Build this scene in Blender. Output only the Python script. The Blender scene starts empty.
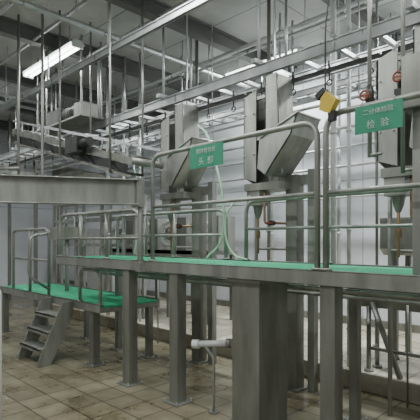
import bpy, bmesh, math, random
from mathutils import Vector, Matrix
random.seed(7)
S=bpy.context.scene

# ---------------------------------------------------------------- materials
def nm(name):
    m=bpy.data.materials.new(name); m.use_nodes=True
    nt=m.node_tree; b=nt.nodes['Principled BSDF']; return m,nt,b
def metal(name,c1,c2,rough=0.4,met=0.6,scale=1.0,var=.12):
    m,nt,b=nm(name)
    tc=nt.nodes.new('ShaderNodeTexCoord')
    mp0=nt.nodes.new('ShaderNodeMapping'); mp0.inputs['Scale'].default_value=(6,6,1.3)
    n=nt.nodes.new('ShaderNodeTexNoise')
    n.inputs['Scale'].default_value=scale; n.inputs['Detail'].default_value=5; n.inputs['Roughness'].default_value=.55
    nt.links.new(tc.outputs['Object'],mp0.inputs['Vector']); nt.links.new(mp0.outputs['Vector'],n.inputs['Vector'])
    r=nt.nodes.new('ShaderNodeValToRGB'); r.color_ramp.elements[0].position=.3; r.color_ramp.elements[1].position=.66
    r.color_ramp.elements[0].color=(*c1,1); r.color_ramp.elements[1].color=(*c2,1)
    nt.links.new(n.outputs['Fac'],r.inputs['Fac']); nt.links.new(r.outputs['Color'],b.inputs['Base Color'])
    mp=nt.nodes.new('ShaderNodeMapping'); mp.inputs['Scale'].default_value=(7,7,.8)
    n2=nt.nodes.new('ShaderNodeTexNoise'); n2.inputs['Scale'].default_value=1.2; n2.inputs['Detail'].default_value=3
    nt.links.new(tc.outputs['Object'],mp.inputs['Vector']); nt.links.new(mp.outputs['Vector'],n2.inputs['Vector'])
    mr=nt.nodes.new('ShaderNodeMapRange'); mr.inputs['From Min'].default_value=.3; mr.inputs['From Max'].default_value=.7
    mr.inputs['To Min'].default_value=max(.08,rough-var); mr.inputs['To Max'].default_value=rough+var
    nt.links.new(n2.outputs['Fac'],mr.inputs['Value']); nt.links.new(mr.outputs['Result'],b.inputs['Roughness'])
    b.inputs['Metallic'].default_value=met
    return m
def plain(name,c,rough=.5,met=0,emit=None,es=0):
    m,nt,b=nm(name)
    n=nt.nodes.new('ShaderNodeTexNoise'); n.inputs['Scale'].default_value=9
    mx=nt.nodes.new('ShaderNodeMixRGB'); mx.blend_type='MULTIPLY'; mx.inputs['Fac'].default_value=.25
    mx.inputs['Color1'].default_value=(*c,1); nt.links.new(n.outputs['Fac'],mx.inputs['Color2'])
    nt.links.new(mx.outputs['Color'],b.inputs['Base Color'])
    b.inputs['Roughness'].default_value=rough; b.inputs['Metallic'].default_value=met
    if emit:
        b.inputs['Emission Color'].default_value=(*emit,1); b.inputs['Emission Strength'].default_value=es
    return m
STEEL=metal('stainless_steel',(.22,.225,.20),(.37,.375,.345),.42,.6)
STEELD=metal('stainless_steel_dull',(.165,.167,.145),(.28,.28,.25),.44,.52)
GALV=metal('galvanised_steel',(.44,.46,.46),(.60,.62,.62),.38,.68)
DARK=metal('dark_machinery',(.022,.024,.022),(.06,.06,.055),.45,.4)
BRASS=metal('brass_tarnished',(.22,.13,.07),(.38,.25,.15),.4,.7)
WHITEP=plain('white_pvc',(.70,.72,.70),.4)
GREEN=plain('green_grating',(.05,.50,.26),.5)
SIGN=plain('green_sign',(.03,.28,.16),.5)
SWHITE=plain('sign_white',(.5,.62,.54),.5)
RED=plain('red_valve_handle',(.22,.045,.03),.5)
YEL=plain('yellow_plastic',(.70,.50,.05),.4)
BLK=plain('black_rubber',(.02,.02,.02),.6)
HOSE=plain('green_hose',(.45,.68,.48),.3)
TUBE=plain('fluorescent_tube',(.9,.9,.9),.5,0,(.96,1,.98),12)
BEAMP=plain('painted_beam',(.16,.16,.15),.6)

def wallmat():
    m,nt,b=nm('white_wall_panel')
    tc=nt.nodes.new('ShaderNodeTexCoord'); mp=nt.nodes.new('ShaderNodeMapping')
    mp.inputs['Rotation'].default_value=(math.radians(90),0,0)
    br=nt.nodes.new('ShaderNodeTexBrick'); br.offset=0
    br.inputs['Scale'].default_value=1; br.inputs['Brick Width'].default_value=1.15; br.inputs['Row Height'].default_value=2.6
    br.inputs['Mortar Size'].default_value=.012; br.inputs['Color1'].default_value=(.82,.85,.90,1); br.inputs['Color2'].default_value=(.78,.81,.87,1)
    br.inputs['Mortar'].default_value=(.5,.52,.56,1)
    nt.links.new(tc.outputs['Object'],mp.inputs['Vector']); nt.links.new(mp.outputs['Vector'],br.inputs['Vector'])
    n=nt.nodes.new('ShaderNodeTexNoise'); n.inputs['Scale'].default_value=1.2; n.inputs['Detail'].default_value=4
    mx=nt.nodes.new('ShaderNodeMixRGB'); mx.blend_type='MULTIPLY'; mx.inputs['Fac'].default_value=.15
    nt.links.new(tc.outputs['Object'],n.inputs['Vector'])
    nt.links.new(br.outputs['Color'],mx.inputs['Color1']); nt.links.new(n.outputs['Fac'],mx.inputs['Color2'])
    nt.links.new(mx.outputs['Color'],b.inputs['Base Color']); b.inputs['Roughness'].default_value=.35
    return m
def tilemat(name,c1,c2,mort,w,rough,stain):
    m,nt,b=nm(name)
    tc=nt.nodes.new('ShaderNodeTexCoord')
    br=nt.nodes.new('ShaderNodeTexBrick'); br.offset=0
    br.inputs['Scale'].default_value=1; br.inputs['Brick Width'].default_value=w; br.inputs['Row Height'].default_value=w
    br.inputs['Mortar Size'].default_value=.008; br.inputs['Color1'].default_value=(*c1,1); br.inputs['Color2'].default_value=(*c2,1)
    br.inputs['Mortar'].default_value=(*mort,1)
    nt.links.new(tc.outputs['Object'],br.inputs['Vector'])
    n=nt.nodes.new('ShaderNodeTexNoise'); n.inputs['Scale'].default_value=1.5; n.inputs['Detail'].default_value=8; n.inputs['Roughness'].default_value=.65
    nt.links.new(tc.outputs['Object'],n.inputs['Vector'])
    r=nt.nodes.new('ShaderNodeValToRGB'); r.color_ramp.elements[0].position=.38; r.color_ramp.elements[1].position=.62
    r.color_ramp.elements[0].color=(*stain,1); r.color_ramp.elements[1].color=(1,1,1,1)
    nt.links.new(n.outputs['Fac'],r.inputs['Fac'])
    mx=nt.nodes.new('ShaderNodeMixRGB'); mx.blend_type='MULTIPLY'; mx.inputs['Fac'].default_value=1
    nt.links.new(br.outputs['Color'],mx.inputs['Color1']); nt.links.new(r.outputs['Color'],mx.inputs['Color2'])
    nt.links.new(mx.outputs['Color'],b.inputs['Base Color'])
    mr=nt.nodes.new('ShaderNodeMapRange'); mr.inputs['From Min'].default_value=.38; mr.inputs['From Max'].default_value=.62
    mr.inputs['To Min'].default_value=max(.05,rough-.15); mr.inputs['To Max'].default_value=rough+.15
    nt.links.new(n.outputs['Fac'],mr.inputs['Value']); nt.links.new(mr.outputs['Result'],b.inputs['Roughness'])
    bp=nt.nodes.new('ShaderNodeBump'); bp.inputs['Strength'].default_value=.2; bp.inputs['Distance'].default_value=.01
    bp.invert=True
    nt.links.new(br.outputs['Fac'],bp.inputs['Height']); nt.links.new(bp.outputs['Normal'],b.inputs['Normal'])
    return m
WALL=wallmat()
FLOORM=tilemat('wet_floor_tile',(.295,.262,.185),(.24,.215,.152),(.085,.075,.052),.3,.36,(.48,.44,.37))
PLINTHM=tilemat('plinth_tile',(.66,.62,.52),(.58,.54,.46),(.27,.25,.2),.3,.38,(.58,.54,.46))
CEILM=tilemat('ceiling_panel',(.52,.53,.51),(.44,.45,.43),(.12,.12,.12),1.2,.6,(.75,.75,.72))

# ---------------------------------------------------------------- builder
class B:
    def __init__(s,name): s.name=name; s.bm=bmesh.new(); s.mats=[]
    def mi(s,m):
        if m not in s.mats: s.mats.append(m)
        return s.mats.index(m)
    def hull8(s,v,mat):
        vs=[s.bm.verts.new(p) for p in v]; i=s.mi(mat)
        for f in ((0,3,2,1),(4,5,6,7),(0,1,5,4),(1,2,6,5),(2,3,7,6),(3,0,4,7)):
            fc=s.bm.faces.new([vs[k] for k in f]); fc.material_index=i
    def box(s,x0,x1,y0,y1,z0,z1,mat):
        s.hull8([(x0,y0,z0),(x1,y0,z0),(x1,y1,z0),(x0,y1,z0),(x0,y0,z1),(x1,y0,z1),(x1,y1,z1),(x0,y1,z1)],mat)
    def beam(s,p0,p1,w,h,mat):
        p0=Vector(p0);p1=Vector(p1);d=(p1-p0).normalized()
        up=Vector((0,0,1))
        if abs(d.z)>.95: up=Vector((0,1,0))
        sd=d.cross(up).normalized()*w/2; u=sd.cross(d).normalized()*h/2
        v=[]
        for p in (p0,p1): v+= [p-sd-u,p+sd-u,p+sd+u,p-sd+u]
        s.hull8(v,mat)
    def prism(s,poly,vec,mat):
        vec=Vector(vec); i=s.mi(mat)
        a=[s.bm.verts.new(p) for p in poly]; b=[s.bm.verts.new(Vector(p)+vec) for p in poly]
        n=len(a)
        fs=[s.bm.faces.new(a[::-1]),s.bm.faces.new(b)]
        for k in range(n): fs.append(s.bm.faces.new([a[k],a[(k+1)%n],b[(k+1)%n],b[k]]))
        for f in fs: f.material_index=i
    def tube(s,pts,r,mat,fillet=0,n=10):
        P=[Vector(p) for p in pts]
        if fillet>0 and len(P)>2:
            Q=[P[0]]
            for k in range(1,len(P)-1):
                a=(P[k-1]-P[k]);b=(P[k+1]-P[k]); f=min(fillet,a.length*.48,b.length*.48)
                pa=P[k]+a.normalized()*f; pb=P[k]+b.normalized()*f
                for t in range(7):
                    t/=6; Q.append(pa*(1-t)**2+P[k]*2*t*(1-t)+pb*t*t)
            Q.append(P[-1]); P=Q
        i=s.mi(mat); rings=[]; prev=None
        for k,p in enumerate(P):
            d=(P[min(k+1,len(P)-1)]-P[max(k-1,0)]).normalized()
            if prev is None:
                a=Vector((0,0,1)) if abs(d.z)<.9 else Vector((1,0,0))
                nrm=d.cross(a).normalized()
            else:
                nrm=(prev-d*prev.dot(d)).normalized()
            prev=nrm; bn=d.cross(nrm)
            rr=r[k] if isinstance(r,(list,tuple)) else r
            rings.append([s.bm.verts.new(p+(nrm*math.cos(2*math.pi*j/n)+bn*math.sin(2*math.pi*j/n))*rr) for j in range(n)])
        for k in range(len(rings)-1):
            for j in range(n):
                f=s.bm.faces.new([rings[k][j],rings[k][(j+1)%n],rings[k+1][(j+1)%n],rings[k+1][j]]); f.smooth=True; f.material_index=i
        for f in (s.bm.faces.new(rings[0][::-1]),s.bm.faces.new(rings[-1])): f.material_index=i
    def torus(s,c,axis,R,r,mat,n=28):
        axis=Vector(axis).normalized(); a=axis.orthogonal().normalized(); b=axis.cross(a); i=s.mi(mat); rg=[]
        for k in range(n):
            t=2*math.pi*k/n; d=a*math.cos(t)+b*math.sin(t)
            rg.append([s.bm.verts.new(Vector(c)+d*(R+r*math.cos(q*math.pi/4))+axis*r*math.sin(q*math.pi/4)) for q in range(8)])
        for k in range(n):
            for q in range(8):
                f=s.bm.faces.new([rg[k][q],rg[(k+1)%n][q],rg[(k+1)%n][(q+1)%8],rg[k][(q+1)%8]]); f.smooth=True; f.material_index=i
    def done(s,bevel=0,parent=None):
        bmesh.ops.recalc_face_normals(s.bm,faces=s.bm.faces)
        me=bpy.data.meshes.new(s.name); s.bm.to_mesh(me); s.bm.free()
        for m in s.mats: me.materials.append(m)
        o=bpy.data.objects.new(s.name,me); S.collection.objects.link(o)
        if bevel:
            md=o.modifiers.new('bevel','BEVEL'); md.width=bevel; md.segments=2; md.limit_method='ANGLE'
        if parent: o.parent=parent
        return o

CZ=4.8
# ---------------------------------------------------------------- room
b=B('floor'); b.box(-14.2,4,-4,7.2,-.1,0,FLOORM); b.done()
b=B('ceiling'); b.box(-14.2,4,-4,7.2,CZ,CZ+.1,CEILM); b.done()
b=B('wall_back'); b.box(-14.2,4,7,7.2,0,CZ,WALL); b.done()
b=B('wall_left'); b.box(-14.2,-14,-4,7,0,CZ,WALL); b.done()
b=B('tiled_floor_plinth'); b.box(-9.5,3,4.5,7,0,.2,PLINTHM); b.done(.01)
b=B('trim_1'); b.box(-14,4,6.96,7,.2,.32,STEELD); b.done()
for x in (-12.5,-10.5,-8.6,-6.7,-4.8,-2.9):
    b=B('ceiling_beam'); b.box(x-.07,x+.07,-4,7,CZ-.03,CZ,BEAMP); b.box(x-.015,x+.015,-4,7,CZ-.2,CZ-.03,BEAMP); b.box(x-.07,x+.07,-4,7,CZ-.23,CZ-.2,BEAMP); b.done()

# ---------------------------------------------------------------- fluorescent lamps
def lamp(x0,x1,y,z,power):
    b=B('fluorescent_light')
    b.prism([(x0,y-.11,z+.05),(x0,y+.11,z+.05),(x0,y+.05,z+.1),(x0,y-.05,z+.1)],(x1-x0,0,0),WHITEP)
    for dy in (-.05,.05): b.tube([(x0+.03,y+dy,z+.02),(x1-.03,y+dy,z+.02)],.02,TUBE)
    for xx in (x0,x1-.03): b.box(xx,xx+.03,y-.09,y+.09,z-.01,z+.05,WHITEP)
    for xx in (x0+.25,x1-.25): b.tube([(xx,y,z+.1),(xx,y,CZ)],.008,GALV,n=6)
    o=b.done()
    l=bpy.data.lights.new('lamp_light','AREA'); l.shape='RECTANGLE'; l.size=x1-x0; l.size_y=.2; l.energy=power*.9; l.color=(.95,1,.985)
    lo=bpy.data.objects.new('lamp_light',l); S.collection.objects.link(lo); lo.location=((x0+x1)/2,y,z-.03); lo.parent=o
for x0,x1,y,p in ((-7.75,-6.0,3.28,60),(-11,-9.3,3.28,60),(-4.2,-2.6,2.6,65),(-.9,.7,2.6,60),
                  (-6.5,-4.9,.3,95),(-3,-1.4,.3,80),(-10,-8.4,.3,75),(-2.1,-.5,6.05,185),(.6,2.2,6.05,140),(-5.6,-4.0,6.05,135),(-1.2,.4,-2,75)):
    lamp(x0,x1,y,4.42 if y<5.5 else 4.55,p)

# ---------------------------------------------------------------- elevated walkway
YF=2.85; YB=3.78; DZ=1.37
def grating(b,x0,x1,y0,y1,z):
    n=int((x1-x0)/.05)
    for k in range(n+1):
        x=x0+(x1-x0)*k/n; b.box(x-.008,x+.008,y0,y1,z-.03,z,GREEN)
    m=int((y1-y0)/.05)
    for k in range(m+1):
        y=y0+(y1-y0)*k/m; b.box(x0,x1,y-.008,y+.008,z-.03,z-.001,GREEN)
b=B('elevated_walkway')
X0,X1=-5.8,.6
for y in (YF,YB):
    b.box(X0,X1,y-.008 if y==YF else y-.052,y+.052 if y==YF else y+.008,DZ-.10,DZ-.09,STEEL)
    b.box(X0,X1,y-.008,y+.008,DZ-.10,DZ+.012,STEEL)
    b.box(X0,X1,y-.008,y+.03,DZ+.0,DZ+.012,STEEL)
x=X0
while x<X1+.01:
    b.box(x-.02,x+.02,YF,YB,DZ-.09,DZ-.03,STEEL); x+=.8
grating(b,X0+.02,X1,YF+.035,YB-.03,DZ)
def leg(b,x,y,w,z0,z1,base=True):
    b.box(x-w/2,x+w/2,y-w/2,y+w/2,z0,z1,STEELD)
    if base:
        b.box(x-w/2-.05,x+w/2+.05,y-w/2-.05,y+w/2+.05,z0,z0+.012,STEELD)
        for sx in (-1,1):
            for sy in (-1,1): b.tube([(x+sx*(w/2+.03),y+sy*(w/2+.03),z0+.01),(x+sx*(w/2+.03),y+sy*(w/2+.03),z0+.04)],.01,GALV,n=6)
for x in (-4.18,-3.37,-1.68,-.2): leg(b,x,YF+.07,.12,0,DZ-.1)
for x in (-5.6,-4.3,-1.9,-.2): leg(b,x,YB-.07,.08,0,DZ-.1)
b.box(-2.63,-2.33,2.9,3.3,0,DZ-.1,STEELD)
b.box(-2.66,-2.30,2.87,3.33,DZ-.13,DZ-.1,STEEL)
b.done(.004)

# ---------------------------------------------------------------- handrails
R=.022
def rail(name,x0,x1,y,z0,z1,mids,posts=(),r=R,mat=STEEL):
    b=B(name)
    b.tube([(x0,y,z0),(x0,y,z1),(x1,y,z1),(x1,y,z0)],r,mat,fillet=.14,n=12)
    for z in mids: b.tube([(x0,y,z),(x1,y,z)],r*.75,mat)
    for x in posts: b.tube([(x,y,z0),(x,y,z1)],r*.9,mat)
    for x in (x0,x1,*posts): b.tube([(x,y,z0),(x,y,z0+.015)],r*2,mat,n=14)
    return b.done()
rail('handrail',-3.72,-1.77,YF+.03,DZ+.012,2.47,(1.94,))
rail('handrail',-1.70,.5,YF+.03,DZ+.012,2.50,(1.94,),(-.6,))
rail('handrail',-5.75,-3.95,YF+.03,DZ+.012,1.93,(1.62,),(-5.2,-4.6))
rail('handrail',-5.7,-3.5,YB-.02,DZ+.012,1.95,(1.66,),(-5.,-4.4))
rail('handrail',-3.2,.5,YB-.02,DZ+.012,2.02,(1.72,),(-2.2,-1.2,-.3))

# ---------------------------------------------------------------- transverse channel (left)
b=B('carcass_transfer_channel')
a=Vector((-3.83,2.77,2.09)); d=Vector((-.55,-1.28,-.02)).normalized(); e=a+d*2.6
b.beam(a,e,.03,.25,STEEL)
for dz in (-.125,.125):
    b.beam(a+Vector((.03,-.012,dz)),e+Vector((.03,-.012,dz)),.09,.012,STEEL)
b.box(-3.89,-3.79,2.73,2.83,1.94,2.24,STEEL)
b.tube([(-3.84,2.81,1.28),(-3.84,2.81,1.95)],.028,STEEL)
b.box(-3.88,-3.80,2.775,2.842,1.27,1.37,STEEL)
b.box(e.x-.05,e.x+.05,e.y-.05,e.y+.05,0,2.2,STEELD)
b.done(.003)
b=B('carcass_transfer_channel')
b.beam((-6.5,1.2,2.25),(-6.1,2.8,2.22),.03,.18,STEEL); b.beam((-6.47,1.2,2.34),(-6.07,2.8,2.31),.1,.012,STEEL)
b.box(-6.55,-6.45,1.15,1.25,0,2.3,STEELD); b.tube([(-6.1,2.79,2.2),(-6.1,2.79,CZ)],.02,STEEL)
b.done(.003)

# ---------------------------------------------------------------- lower platform & steps
LZ=.79
b=B('lower_platform')
for y in (2.95,3.85):
    b.box(-8.2,-4.85,y-.01,y+.01,LZ-.09,LZ+.01,STEEL); b.box(-8.2,-4.85,y-.01,y+.03,LZ,LZ+.01,STEEL)
for x in (-8.2,-7.4,-6.4,-5.5,-4.87): b.box(x-.02,x+.02,2.95,3.85,LZ-.09,LZ-.03,STEEL)
grating(b,-8.18,-4.85,2.99,3.83,LZ)
for x in (-8.1,-5.12): leg(b,x,3.03,.1,0,LZ-.09)
for x in (-8.1,-6.6,-4.95): leg(b,x,3.77,.08,0,LZ-.09)
b.done(.003)
b=B('metal_steps')
for x in (-6.1,-5.5):
    b.prism([(x-.01,2.935,LZ),(x-.01,2.935,LZ-.17),(x-.01,2.62,.0),(x-.01,2.45,.0),(x-.01,2.45,.05),(x-.01,2.78,LZ)],(.02,0,0),STEEL)
for k,z in enumerate((.2,.40,.60)):
    y0=2.5+.1*k
    b.box(-6.09,-5.51,y0-.03,y0+.19,z,z+.02,STEEL)
    b.box(-6.09,-5.51,y0-.03,y0-.01,z-.03,z+.02,STEEL)
b.done(.003)
b=B('handrail')
y=2.98
b.tube([(-6.3,y,LZ),(-6.3,y,1.76),(-7.6,y,1.76),(-7.6,y,LZ)],R,STEEL,.12)
b.tube([(-6.3,y,1.3),(-7.6,y,1.3)],R*.75,STEEL)
b.tube([(-6.95,y,LZ),(-6.95,y,1.76)],R,STEEL)
b.tube([(-6.3,y,1.70),(-6.3,y-.28,1.66),(-6.3,y-.30,LZ+.3),(-6.3,y-.01,LZ+.1)],R*.9,STEEL,.1)
b.done()
rail('handrail',-5.4,-4.9,2.98,LZ+.01,1.22,())
b=B('wash_basin')
b.prism([(-6.9,3.3,1.62),(-6.5,3.3,1.62),(-6.45,3.3,1.8),(-6.95,3.3,1.8)],(0,.35,0),STEEL)
b.tube([(-6.7,3.47,LZ),(-6.7,3.47,1.62)],.035,STEEL); b.tube([(-6.7,3.6,1.8),(-6.7,3.6,1.98),(-6.7,3.45,1.98),(-6.7,3.45,1.9)],.012,GALV,.05)
b.done(.004)

# ---------------------------------------------------------------- chute stations
def station(x,y):
    b=B('chute_station')
    b.box(x+.05,x+.19,y+.05,y+.19,0,2.3,STEELD); b.box(x+.0,x+.24,y,y+.24,0,.015,STEELD)
    b.box(x+.28,x+.36,y+.12,y+.2,0,2.35,STEEL); b.box(x+.19,x+.28,y+.13,y+.18,2.2,2.3,STEEL)
    zt=3.36
    b.prism([(x-.42,y+.16,2.22),(x+.03,y+.16,2.22),(x+.03,y+.16,zt+.02),(x-.42,y+.16,zt-.12)],(0,.012,0),STEELD)
    b.prism([(x-.42,y-.1,2.3),(x-.42,y+.17,2.22),(x-.42,y+.17,zt-.10),(x-.42,y-.1,zt-.16)],(.012,0,0),STEEL)
    b.prism([(x-.42,y-.1,2.3),(x-.24,y-.1,2.24),(x-.24,y-.1,zt-.10),(x-.42,y-.1,zt-.16)],(0,.012,0),STEEL)
    b.prism([(x-.10,y-.12,2.55),(x-.10,y+.17,2.3),(x-.10,y+.17,zt+.03),(x-.10,y-.12,zt)],(.012,0,0),STEELD)
    b.prism([(x-.10,y-.12,2.3),(x+.12,y-.12,2.3),(x+.06,y-.12,zt+.02),(x-.10,y-.12,zt)],(0,.012,0),STEEL)
    b.prism([(x+.09,y-.12,2.5),(x+.09,y+.17,2.4),(x+.03,y+.17,zt+.03),(x+.05,y-.12,zt)],(.012,0,0),STEELD)
    for z in (2.7,3.15): b.box(x-.24,x-.10,y-.09,y-.06,z,z+.04,STEEL)
    for z in (2.55,3.0,3.25):
        for xx in (x-.39,x-.27,x-.07,x+.03): b.tube([(xx,y-.125,z),(xx,y-.09,z)],.008,GALV,n=6)
    prof=[(x-.05,2.34),(x+.05,2.27),(x+.36,2.64),(x+.44,2.84),(x-.02,2.66)]
    for yy in (y-.30,y+.10):
        b.prism([(p,yy,q) for p,q in prof],(0,.012,0),STEEL)
    def pl(p,q):
        b.prism([(p[0],y-.30,p[1]),(q[0],y-.30,q[1]),(q[0]-.012,y-.30,q[1]+.008),(p[0]-.012,y-.30,p[1]+.008)],(0,.41,0),STEEL)
    for k in range(3): pl(prof[k],prof[k+1])
    pl(prof[0],prof[4])
    b.tube([(x-.02,y-.305,2.66),(x+.44,y-.305,2.84),(x+.44,y+.11,2.84)],.012,STEEL)
    b.tube([(x,y-.1,2.32),(x,y-.1,2.2)],.05,STEEL)
    b.box(x-.36,x+.12,y-.16,y+.16,2.14,2.22,STEELD)
    b.box(x-.34,x-.16,y-.14,y+.04,1.98,2.16,STEEL)
    b.tube([(x-.25,y-.05,1.98),(x-.25,y-.05,1.9),(x-.25,y-.05,1.84)],[.06,.045,.02],STEEL)
    b.tube([(x-.25,y-.05,1.9),(x-.25,y-.05,1.45)],.014,BRASS)
    b.tube([(x-.25,y-.05,1.62),(x-.25,y-.05,1.70)],.028,BRASS)
    b.tube([(x-.12,y-.10,2.16),(x-.12,y-.10,1.78),(x+.02,y-.10,1.78),(x+.05,y+.1,1.78)],.014,BRASS,.04)
    b.tube([(x-.38,y+.08,2.2),(x-.38,y+.08,0)],.02,STEEL)
    b.tube([(x-.38,y+.08,1.5),(x+.12,y+.12,1.5)],.016,STEEL)
    b.tube([(x+.0,y-.10,1.78),(x+.0,y-.16,1.78)],.03,DARK); b.box(x-.04,x+.04,y-.19,y-.16,1.77,1.79,RED)
    b.tube([(x-.2,y+.19,zt-.1),(x-.2,y+.19,CZ)],.012,GALV)
    return b.done(.002)
station(-2.92,3.98); station(-4.42,3.98); station(-1.36,3.98)

def hose(pts,r=.012,name='water_hose',mat=HOSE):
    cu=bpy.data.curves.new(name,'CURVE'); cu.dimensions='3D'; cu.bevel_depth=r; cu.bevel_resolution=3; cu.resolution_u=12
    sp=cu.splines.new('BEZIER'); sp.bezier_points.add(len(pts)-1)
    for p,bp in zip(pts,sp.bezier_points): bp.co=p; bp.handle_left_type=bp.handle_right_type='AUTO'
    cu.materials.append(mat); o=bpy.data.objects.new(name,cu); S.collection.objects.link(o)
hose([(-4.0,3.8,3.0),(-3.78,3.72,2.85),(-3.58,3.68,2.45),(-3.45,3.66,2.0),(-3.50,3.68,1.6),(-3.75,3.7,1.39)],.015)
hose([(-3.17,3.9,2.1),(-3.32,3.68,2.0),(-3.40,3.64,1.7),(-3.3,3.66,1.45),(-3.1,3.66,1.39)],.011)
hose([(-5.4,3.9,2.75),(-5.2,3.7,2.6),(-5.0,3.7,2.2),(-5.2,3.7,1.4)],.009)

# ---------------------------------------------------------------- signs
def sign(x0,x1,y,z0,z1,lines):
    b=B('hanging_sign'); b.box(x0,x1,y-.004,y+.004,z0,z1,SIGN)
    for xx in (x0+.05,x1-.05): b.torus((xx,y,z1+.012),(1,0,0),.016,.003,GALV,12)
    o=b.done()
    for k,(t,sz) in enumerate(lines):
        cu=bpy.data.curves.new('sign_text','FONT'); cu.body=t; cu.size=sz; cu.align_x='CENTER'; cu.align_y='CENTER'
        cu.extrude=.001; cu.materials.append(SWHITE)
        to=bpy.data.objects.new('sign_text',cu); S.collection.objects.link(to)
        zz=z1-(z1-z0)*((k+.55)/(len(lines)+.1)); to.location=((x0+x1)/2,y-.006,zz); to.rotation_euler=(math.radians(90),0,0); to.parent=o
sign(-3.11,-2.69,YF+.0,2.26,2.46,(('胴体检验处',.05),('头  部',.075)))
sign(-1.46,-1.14,YF+.0,2.31,2.49,(('二分体检验',.042),('检  验',.06)))

b=B('electric_stunning_gun')
x,y,z=-1.64,YF-.03,2.50
b.prism([(x-.065,y-.03,z+.02),(x+.02,y-.03,z-.02),(x+.07,y-.03,z+.07),(x-.01,y-.03,z+.14),(x-.05,y-.03,z+.10)],(0,.06,0),YEL)
b.prism([(x-.075,y-.034,z+.09),(x-.01,y-.034,z+.14),(x-.03,y-.034,z+.17),(x-.095,y-.034,z+.13)],(0,.068,0),BLK)
b.box(x+.0,x+.05,y-.02,y+.02,z-.07,z-.0,BLK)
b.tube([(x-.03,y,z+.14),(x-.03,y,z+.6),(x-.1,y+.2,z+1.0),(x-.1,y+.2,CZ)],.006,BLK,.1)
b.done(.006)

# ---------------------------------------------------------------- overhead conveyor track
def ladder(name,y0,y1,z,x0,x1,step,h,hang,mat=GALV,w=.05):
    b=B(name)
    for y in (y0,y1):
        b.box(x0,x1,y-w/2,y+w/2,z,z+.012,mat); b.box(x0,x1,y-.008,y+.008,z,z+h,mat); b.box(x0,x1,y-w/2,y+w/2,z+h,z+h+.012,mat)
    x=x0+.1
    while x<x1: b.box(x-.02,x+.02,y0,y1,z+.02,z+.06,mat); x+=step
    x=x0+.3
    while x<x1:
        for y in (y0,y1): b.tube([(x,y,z+h),(x,y,CZ)],.018,mat,n=8)
        b.box(x-.03,x+.03,y0-.1,y1+.1,z+h+.01,z+h+.06,mat)
        x+=hang
    return b.done()
ladder('overhead_conveyor_track',3.98,4.5,3.45,-12,.8,.42,.11,1.7)
ladder('overhead_cable_tray',5.2,5.5,3.55,-12.5,1.2,.3,.07,2.1)
b=B('overhead_monorail')
b.box(-12,1,3.135,3.185,3.98,3.99,GALV); b.box(-12,1,3.152,3.168,3.98,4.06,GALV); b.box(-12,1,3.135,3.185,4.06,4.07,GALV)
for k in range(8): b.tube([(-11.8+1.7*k,3.16,4.06),(-11.8+1.7*k,3.16,CZ)],.015,GALV,n=8)
b.done()
b=B('shackle_chain')
yc=4.22
b.box(-12,.8,yc-.02,yc+.02,3.36,3.40,DARK)
x=-11.9
while x<.7:
    b.box(x-.01,x+.01,yc-.01,yc+.01,3.40,3.48,DARK)
    b.tube([(x,yc,3.38),(x,yc,3.28)],.008,DARK,n=6); b.torus((x,yc,3.25),(0,1,0),.03,.007,DARK,12); x+=.45
b.done()
def pipe_run(y,z,r,x0=-13,x1=1.5,mat=GALV,name='overhead_pipe'):
    b=B(name); b.tube([(x0,y,z),(x1,y,z)],r,mat)
    x=x0+.6+random.random()
    while x<x1:
        b.tube([(x,y,z),(x,y,CZ)],.008,mat,n=6); b.torus((x,y,z),(1,0,0),r+.006,.006,mat,12); x+=2.3
    b.done()
for y,z,r in ((3.8,4.6,.03),(2.9,4.6,.022),(2.2,4.55,.03),(4.8,4.3,.03),(4.95,4.3,.02),(5.1,4.1,.025),(3.45,4.2,.02),(6.3,4.2,.04),(6.45,3.9,.025),(6.6,3.4,.03),(6.65,3.1,.02),(6.7,2.8,.025),(6.75,2.3,.02),(4.72,3.2,.018)):
    pipe_run(y,z,r)
for x in (-8.9,-9.4,-5.3):
    b=B('overhead_pipe')
    b.tube([(x,-2,4.38),(x,6.9,4.38)],.03,GALV)
    for y in (-1,2.5,5.3): b.tube([(x,y,4.38),(x,y,CZ)],.01,GALV)
    b.done()
def drops(name,items):
    for x,y,z0,z1,r,m in items:
        b=B(name); b.tube([(x,y,z0),(x,y,z1)],r,m)
        z=z0+.4
        while z<z1: b.tube([(x,y,z),(x,y,z+.03)],r*1.4,m); z+=1.1
        b.done()
drops('drop_pipe',[(-2.62,4.6,.2,CZ,.032,WHITEP),(-2.44,4.62,.2,CZ,.022,WHITEP),(-7.25,4.57,.2,CZ,.035,GALV),(-6.75,4.57,.2,CZ,.028,GALV),
 (-6.3,4.6,.2,CZ,.02,GALV),(-5.2,6.85,.2,CZ,.03,GALV),(-3.8,6.85,.2,CZ,.03,GALV),(-1.9,6.85,.2,CZ,.03,WHITEP),(-4.9,4.62,.2,CZ,.025,STEEL),(-3.55,4.62,.2,CZ,.025,STEEL)])

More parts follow.
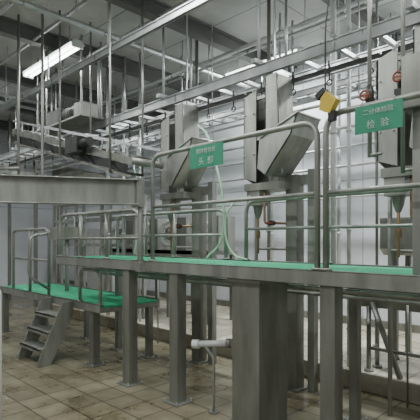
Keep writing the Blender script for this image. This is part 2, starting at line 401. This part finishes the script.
for (x,y,zv,zb) in ((-1.62,3.4,2.72,2.25),(-1.36,3.4,2.80,2.1)):
    b=B('drop_pipe_with_valve')
    b.tube([(x,y,zb),(x,y,CZ)],.016,STEEL)
    b.tube([(x,y,zv-.06),(x,y,zv-.02),(x,y,zv+.05),(x,y,zv+.1)],[.02,.035,.035,.02],DARK,n=14)
    b.tube([(x,y-.09,zv),(x,y+.06,zv)],.020,BRASS,n=12); b.torus((x,y-.09,zv),(0,1,0),.035,.008,RED)
    b.box(x-.035,x+.035,y-.094,y-.086,zv-.006,zv+.006,RED)
    b.box(x-.05,x+.05,y-.04,y+.04,zv-.12,zv-.07,DARK)
    b.tube([(x,y,zb+.02),(x+.1,y,zb+.02)],.012,STEEL)
    b.done()
b=B('valve_manifold')
for z,r in ((2.95,.022),(2.55,.018)):
    b.tube([(-2.3,4.9,z),(.8,4.9,z)],r,STEEL)
    for x in (-2.1,-1.85,-1.55,-1.2,-.7,-.2):
        b.tube([(x-.05,4.9,z),(x+.05,4.9,z)],.034,DARK,n=12); b.tube([(x,4.9,z),(x,4.82,z+.0)],.012,BRASS); b.box(x-.06,x+.06,4.805,4.82,z-.012,z+.012,RED)
for x in (-2.25,-1.7,-1.4,-.9,0,.7): b.tube([(x,4.9,.2),(x,4.9,CZ)],.016,STEEL)
b.done()
b=B('control_post')
b.box(-1.14,-1.02,3.0,3.1,DZ,2.75,STEEL); b.box(-1.2,-.96,2.97,3.13,2.45,2.8,STEELD); b.tube([(-1.08,3.05,2.8),(-1.08,3.05,CZ)],.02,GALV)
b.done(.004)

b=B('stainless_trough')
x0,x1,y0,y1=-2.35,.8,5.2,5.75
b.prism([(x0,y0,1.84),(x0,y0,1.5),(x0,y0+.1,1.42),(x0,y1-.1,1.42),(x0,y1,1.5),(x0,y1,1.84),(x0,y1-.015,1.84),(x0,y1-.015,1.5),(x0,y1-.11,1.44),(x0,y0+.11,1.44),(x0,y0+.015,1.5),(x0,y0+.015,1.84)],(x1-x0,0,0),STEEL)
for x in (-2.2,-1.0,.4):
    for y in (y0+.08,y1-.08): b.box(x-.03,x+.03,y-.03,y+.03,.2,1.45,STEELD); b.tube([(x,y,.2),(x,y,.22)],.05,STEELD)
b.box(x0,x1,y0-.01,y0,1.82,1.86,STEEL)
b.done(.002)
b=B('drain_gutter')
b.prism([(-2.35,4.54,1.12),(-2.35,4.62,.88),(-2.35,4.78,.88),(-2.35,4.86,1.12),(-2.35,4.848,1.12),(-2.35,4.77,.895),(-2.35,4.63,.895),(-2.35,4.552,1.12)],(3.1,0,0),STEELD)
for x in (-2.2,-1.3,-.3):
    for y in (4.6,4.8): b.tube([(x,y,.2),(x,y,.9)],.025,STEEL); b.tube([(x,y,.2),(x,y,.23)],.05,STEEL)
    b.tube([(x,4.6,.45),(x,4.8,.45)],.015,STEEL)
b.tube([(-2.2,4.6,.45),(-.3,4.6,.45)],.018,STEEL)
b.tube([(-1.85,4.56,.2),(-2.15,4.56,.95)],.03,STEEL)
b.done()
for y,z,r in ((3.4,1.18,.022),(3.5,1.12,.018),(4.36,1.05,.03)):
    b=B('service_pipe'); b.tube([(-5.7,y,z),(.6,y,z)],r,STEEL)
    for x in (-5.5,-3.9,-1.7,.3): b.tube([(x,y,z),(x,y,1.28 if y<3.8 else 0)],.01,STEEL)
    b.done()

b=B('floor_drain_pipe')
b.tube([(-2.93,2.98,0),(-2.93,2.98,.5),(-3.0,2.93,.62),(-3.0,2.93,.64)],.012,GALV,.03)
b.tube([(-3.1,2.9,.62),(-2.8,3.05,.65)],.03,WHITEP); b.tube([(-3.12,2.89,.618),(-3.06,2.92,.622)],.042,WHITEP,n=14)
b.tube([(-2.82,3.04,.648),(-2.78,3.06,.652)],.045,STEELD,n=14)
b.tube([(-2.93,2.98,0),(-2.93,2.98,.01)],.05,STEELD)
b.done()
b=B('white_bollard_pipe'); b.tube([(-3.14,1.11,0),(-3.14,1.11,1.25),(-3.14,1.11,1.27)],[.04,.04,.03],WHITEP,n=18); b.done()

# ---------------------------------------------------------------- background machinery
b=B('viscera_table_machine')
b.box(-8.6,-5.2,5.2,5.9,1.35,1.42,STEEL); b.box(-8.6,-5.2,5.2,5.22,1.0,1.42,STEEL)
for x in (-8.5,-7.4,-6.3,-5.3):
    for y in (5.25,5.85): b.box(x-.035,x+.035,y-.035,y+.035,.2,1.36,STEELD)
for k,x in enumerate((-8.0,-7.2,-6.4,-5.6)):
    b.torus((x,5.35,1.72),(.2,-1,0),.22,.035,WHITEP); b.torus((x,5.35,1.72),(.2,-1,0),.1,.02,STEEL)
    for q in range(5):
        t=q*math.pi*.4; b.beam((x,5.35,1.72),(x+.2*math.cos(t),5.35,1.72+.2*math.sin(t)),.02,.02,STEEL)
    b.tube([(x,5.45,1.72),(x,5.3,1.72)],.05,STEEL); b.tube([(x,5.4,1.42),(x,5.4,1.72)],.03,STEEL)
    b.box(x+.25,x+.5,5.3,5.7,1.42,2.0,STEEL)
b.done(.003)
b=B('inspection_frame')
for x in (-9.6,-8.6,-7.6,-6.5):
    for y in (4.66,4.84): b.box(x-.03,x+.03,y-.03,y+.03,.2,2.40,STEEL)
for z in (1.5,2.0,2.38):
    for y in (4.66,4.84): b.box(-9.6,-6.5,y-.02,y+.02,z-.03,z+.03,STEEL)
b.done()
b=B('inclined_roller_conveyor')
pa=Vector((-4.25,0,2.50)); pb=Vector((-7.6,0,3.40)); YA,YBB=2.98,3.42
for y in (YA,YBB):
    b.beam((pa.x,y,pa.z),(pb.x,y,pb.z),.025,.08,STEELD); b.beam((pa.x,y,pa.z+.18),(pb.x,y,pb.z+.18),.02,.03,GALV)
for k in range(24):
    p=pa.lerp(pb,(k+.5)/24); b.tube([(p.x,YA+.01,p.z+.03),(p.x,YBB-.01,p.z+.03)],.03,STEELD if k%2 else DARK,n=8)
    if k%3==0:
        for y in (YA,YBB): b.beam((p.x,y,p.z),(p.x,y,p.z+.18),.015,.02,GALV)
    if k%4==1: b.beam((p.x,YA,p.z-.18),(p.x-.35,YA,p.z+.08),.015,.02,DARK)
b.beam((pa.x,YA,pa.z-.18),(pb.x,YA,pb.z-.18),.02,.03,STEELD)
b.beam((pa.x-.1,YA+.02,pa.z-.08),(pb.x,YA+.02,pb.z-.1),.01,.1,DARK)
b.tube([(pa.x,YA-.01,pa.z),(pa.x,YBB+.01,pa.z)],.042,STEELD,n=16); b.tube([(pb.x,YA-.01,pb.z),(pb.x,YBB+.01,pb.z)],.05,STEELD,n=16)
for t in (.12,.5,.93):
    p=pa.lerp(pb,t)
    for y in (YA-.02,YBB+.02): b.tube([(p.x,y,p.z-.2),(p.x,y,CZ)],.014,STEEL,n=8)
    b.box(p.x-.015,p.x+.015,YA-.02,YBB+.02,p.z-.2,p.z-.17,DARK)
b.box(-5.5,-5.2,YA-.16,YA-.02,2.72,2.92,DARK); b.tube([(-5.2,YA-.09,2.82),(-4.98,YA-.09,2.82)],.06,DARK,n=14)
b.done()
b=B('gearmotor_drive_unit')
b.box(-8.0,-6.35,3.52,3.93,3.54,3.57,STEELD)
b.box(-7.6,-7.15,3.55,3.9,3.57,3.82,DARK); b.tube([(-7.15,3.72,3.7),(-6.75,3.72,3.7),(-6.7,3.72,3.7)],[.13,.13,.09],DARK,n=18)
for k in range(6): b.torus((-7.1+.06*k,3.72,3.7),(1,0,0),.132,.008,DARK,20)
b.box(-7.05,-6.8,3.62,3.82,3.57,3.62,DARK); b.tube([(-7.8,3.72,3.7),(-7.6,3.72,3.7)],.05,STEEL); b.tube([(-7.85,3.72,3.74),(-7.8,3.72,3.74)],.15,DARK,n=24)
b.box(-6.65,-6.4,3.56,3.85,3.57,3.78,STEELD)
for x in (-7.96,-6.39):
    for y in (3.55,3.9): b.tube([(x,y,3.54),(x,y,CZ)],.018,STEEL,n=8)
b.done(.004)
b=B('overhead_support_frame')
for x in (-12.2,-10.6):
    for y in (2.3,4.68): b.box(x-.05,x+.05,y-.03,y+.03,0,CZ,STEELD)
for z in (2.6,3.1,3.6,4.1):
    b.box(-12.2,-10.6,2.27,2.33,z,z+.08,STEELD)
b.box(-10.65,-10.55,2.3,4.68,2.6,2.7,STEEL); b.box(-10.65,-10.55,2.3,4.68,3.12,3.2,STEEL)
for k in range(7): b.beam((-10.6,2.35+.32*k,2.7),(-10.6,2.5+.32*k,3.15),.03,.03,DARK)
b.done()
b=B('bent_guide_rail')
for k in range(5):
    x=-9.9+.55*k
    b.tube([(x,2.6,CZ),(x,2.6,3.4-.08*k),(x+.25,2.6,3.1-.08*k),(x+.9,2.6,3.0-.08*k)],.02,STEELD,.15)
b.tube([(-10.2,2.6,3.0),(-6.4,2.6,2.62)],.02,STEEL); b.tube([(-10.2,2.6,2.8),(-6.4,2.6,2.45)],.02,STEEL)
for x in (-10.1,-8.2,-6.45): b.tube([(x,2.6,2.45),(x,2.6,CZ)],.018,STEEL)
b.done()
b=B('sloping_offal_chute')
for y in (4.9,5.1):
    b.prism([(-10.2,y,3.1),(-7.0,y,2.45),(-7.0,y,2.7),(-10.2,y,3.4)],(0,.015,0),STEELD)
b.prism([(-10.2,4.9,3.1),(-7.0,4.9,2.45),(-7.0,4.9,2.47),(-10.2,4.9,3.12)],(0,.2,0),STEEL)
for y in (4.9,5.11):
    b.tube([(-9.9,y,.2),(-9.9,y,3.1)],.03,STEELD); b.tube([(-7.2,y,.2),(-7.2,y,2.5)],.03,STEELD)
b.done(.003)
b=B('control_cabinet')
b.box(-11.2,-10.4,6.4,6.9,0,1.9,WHITEP); b.box(-11.15,-10.81,6.38,6.4,.1,1.85,WHITEP); b.box(-10.79,-10.45,6.38,6.4,.1,1.85,WHITEP)
b.box(-10.84,-10.82,6.35,6.38,1,1.15,DARK); b.done(.005)

# ---------------------------------------------------------------- world + camera
w=bpy.data.worlds.new('World'); S.world=w; w.use_nodes=True
w.node_tree.nodes['Background'].inputs[0].default_value=(.82,.85,.83,1); w.node_tree.nodes['Background'].inputs[1].default_value=.37
cam=bpy.data.cameras.new('Camera'); co=bpy.data.objects.new('Camera',cam); S.collection.objects.link(co)
cam.sensor_width=36; cam.sensor_fit='HORIZONTAL'; cam.lens=36*450/420; cam.shift_y=30/420; cam.clip_start=.05
co.location=(0,0,1.6); co.rotation_euler=(math.radians(90),0,math.radians(45))
S.camera=co
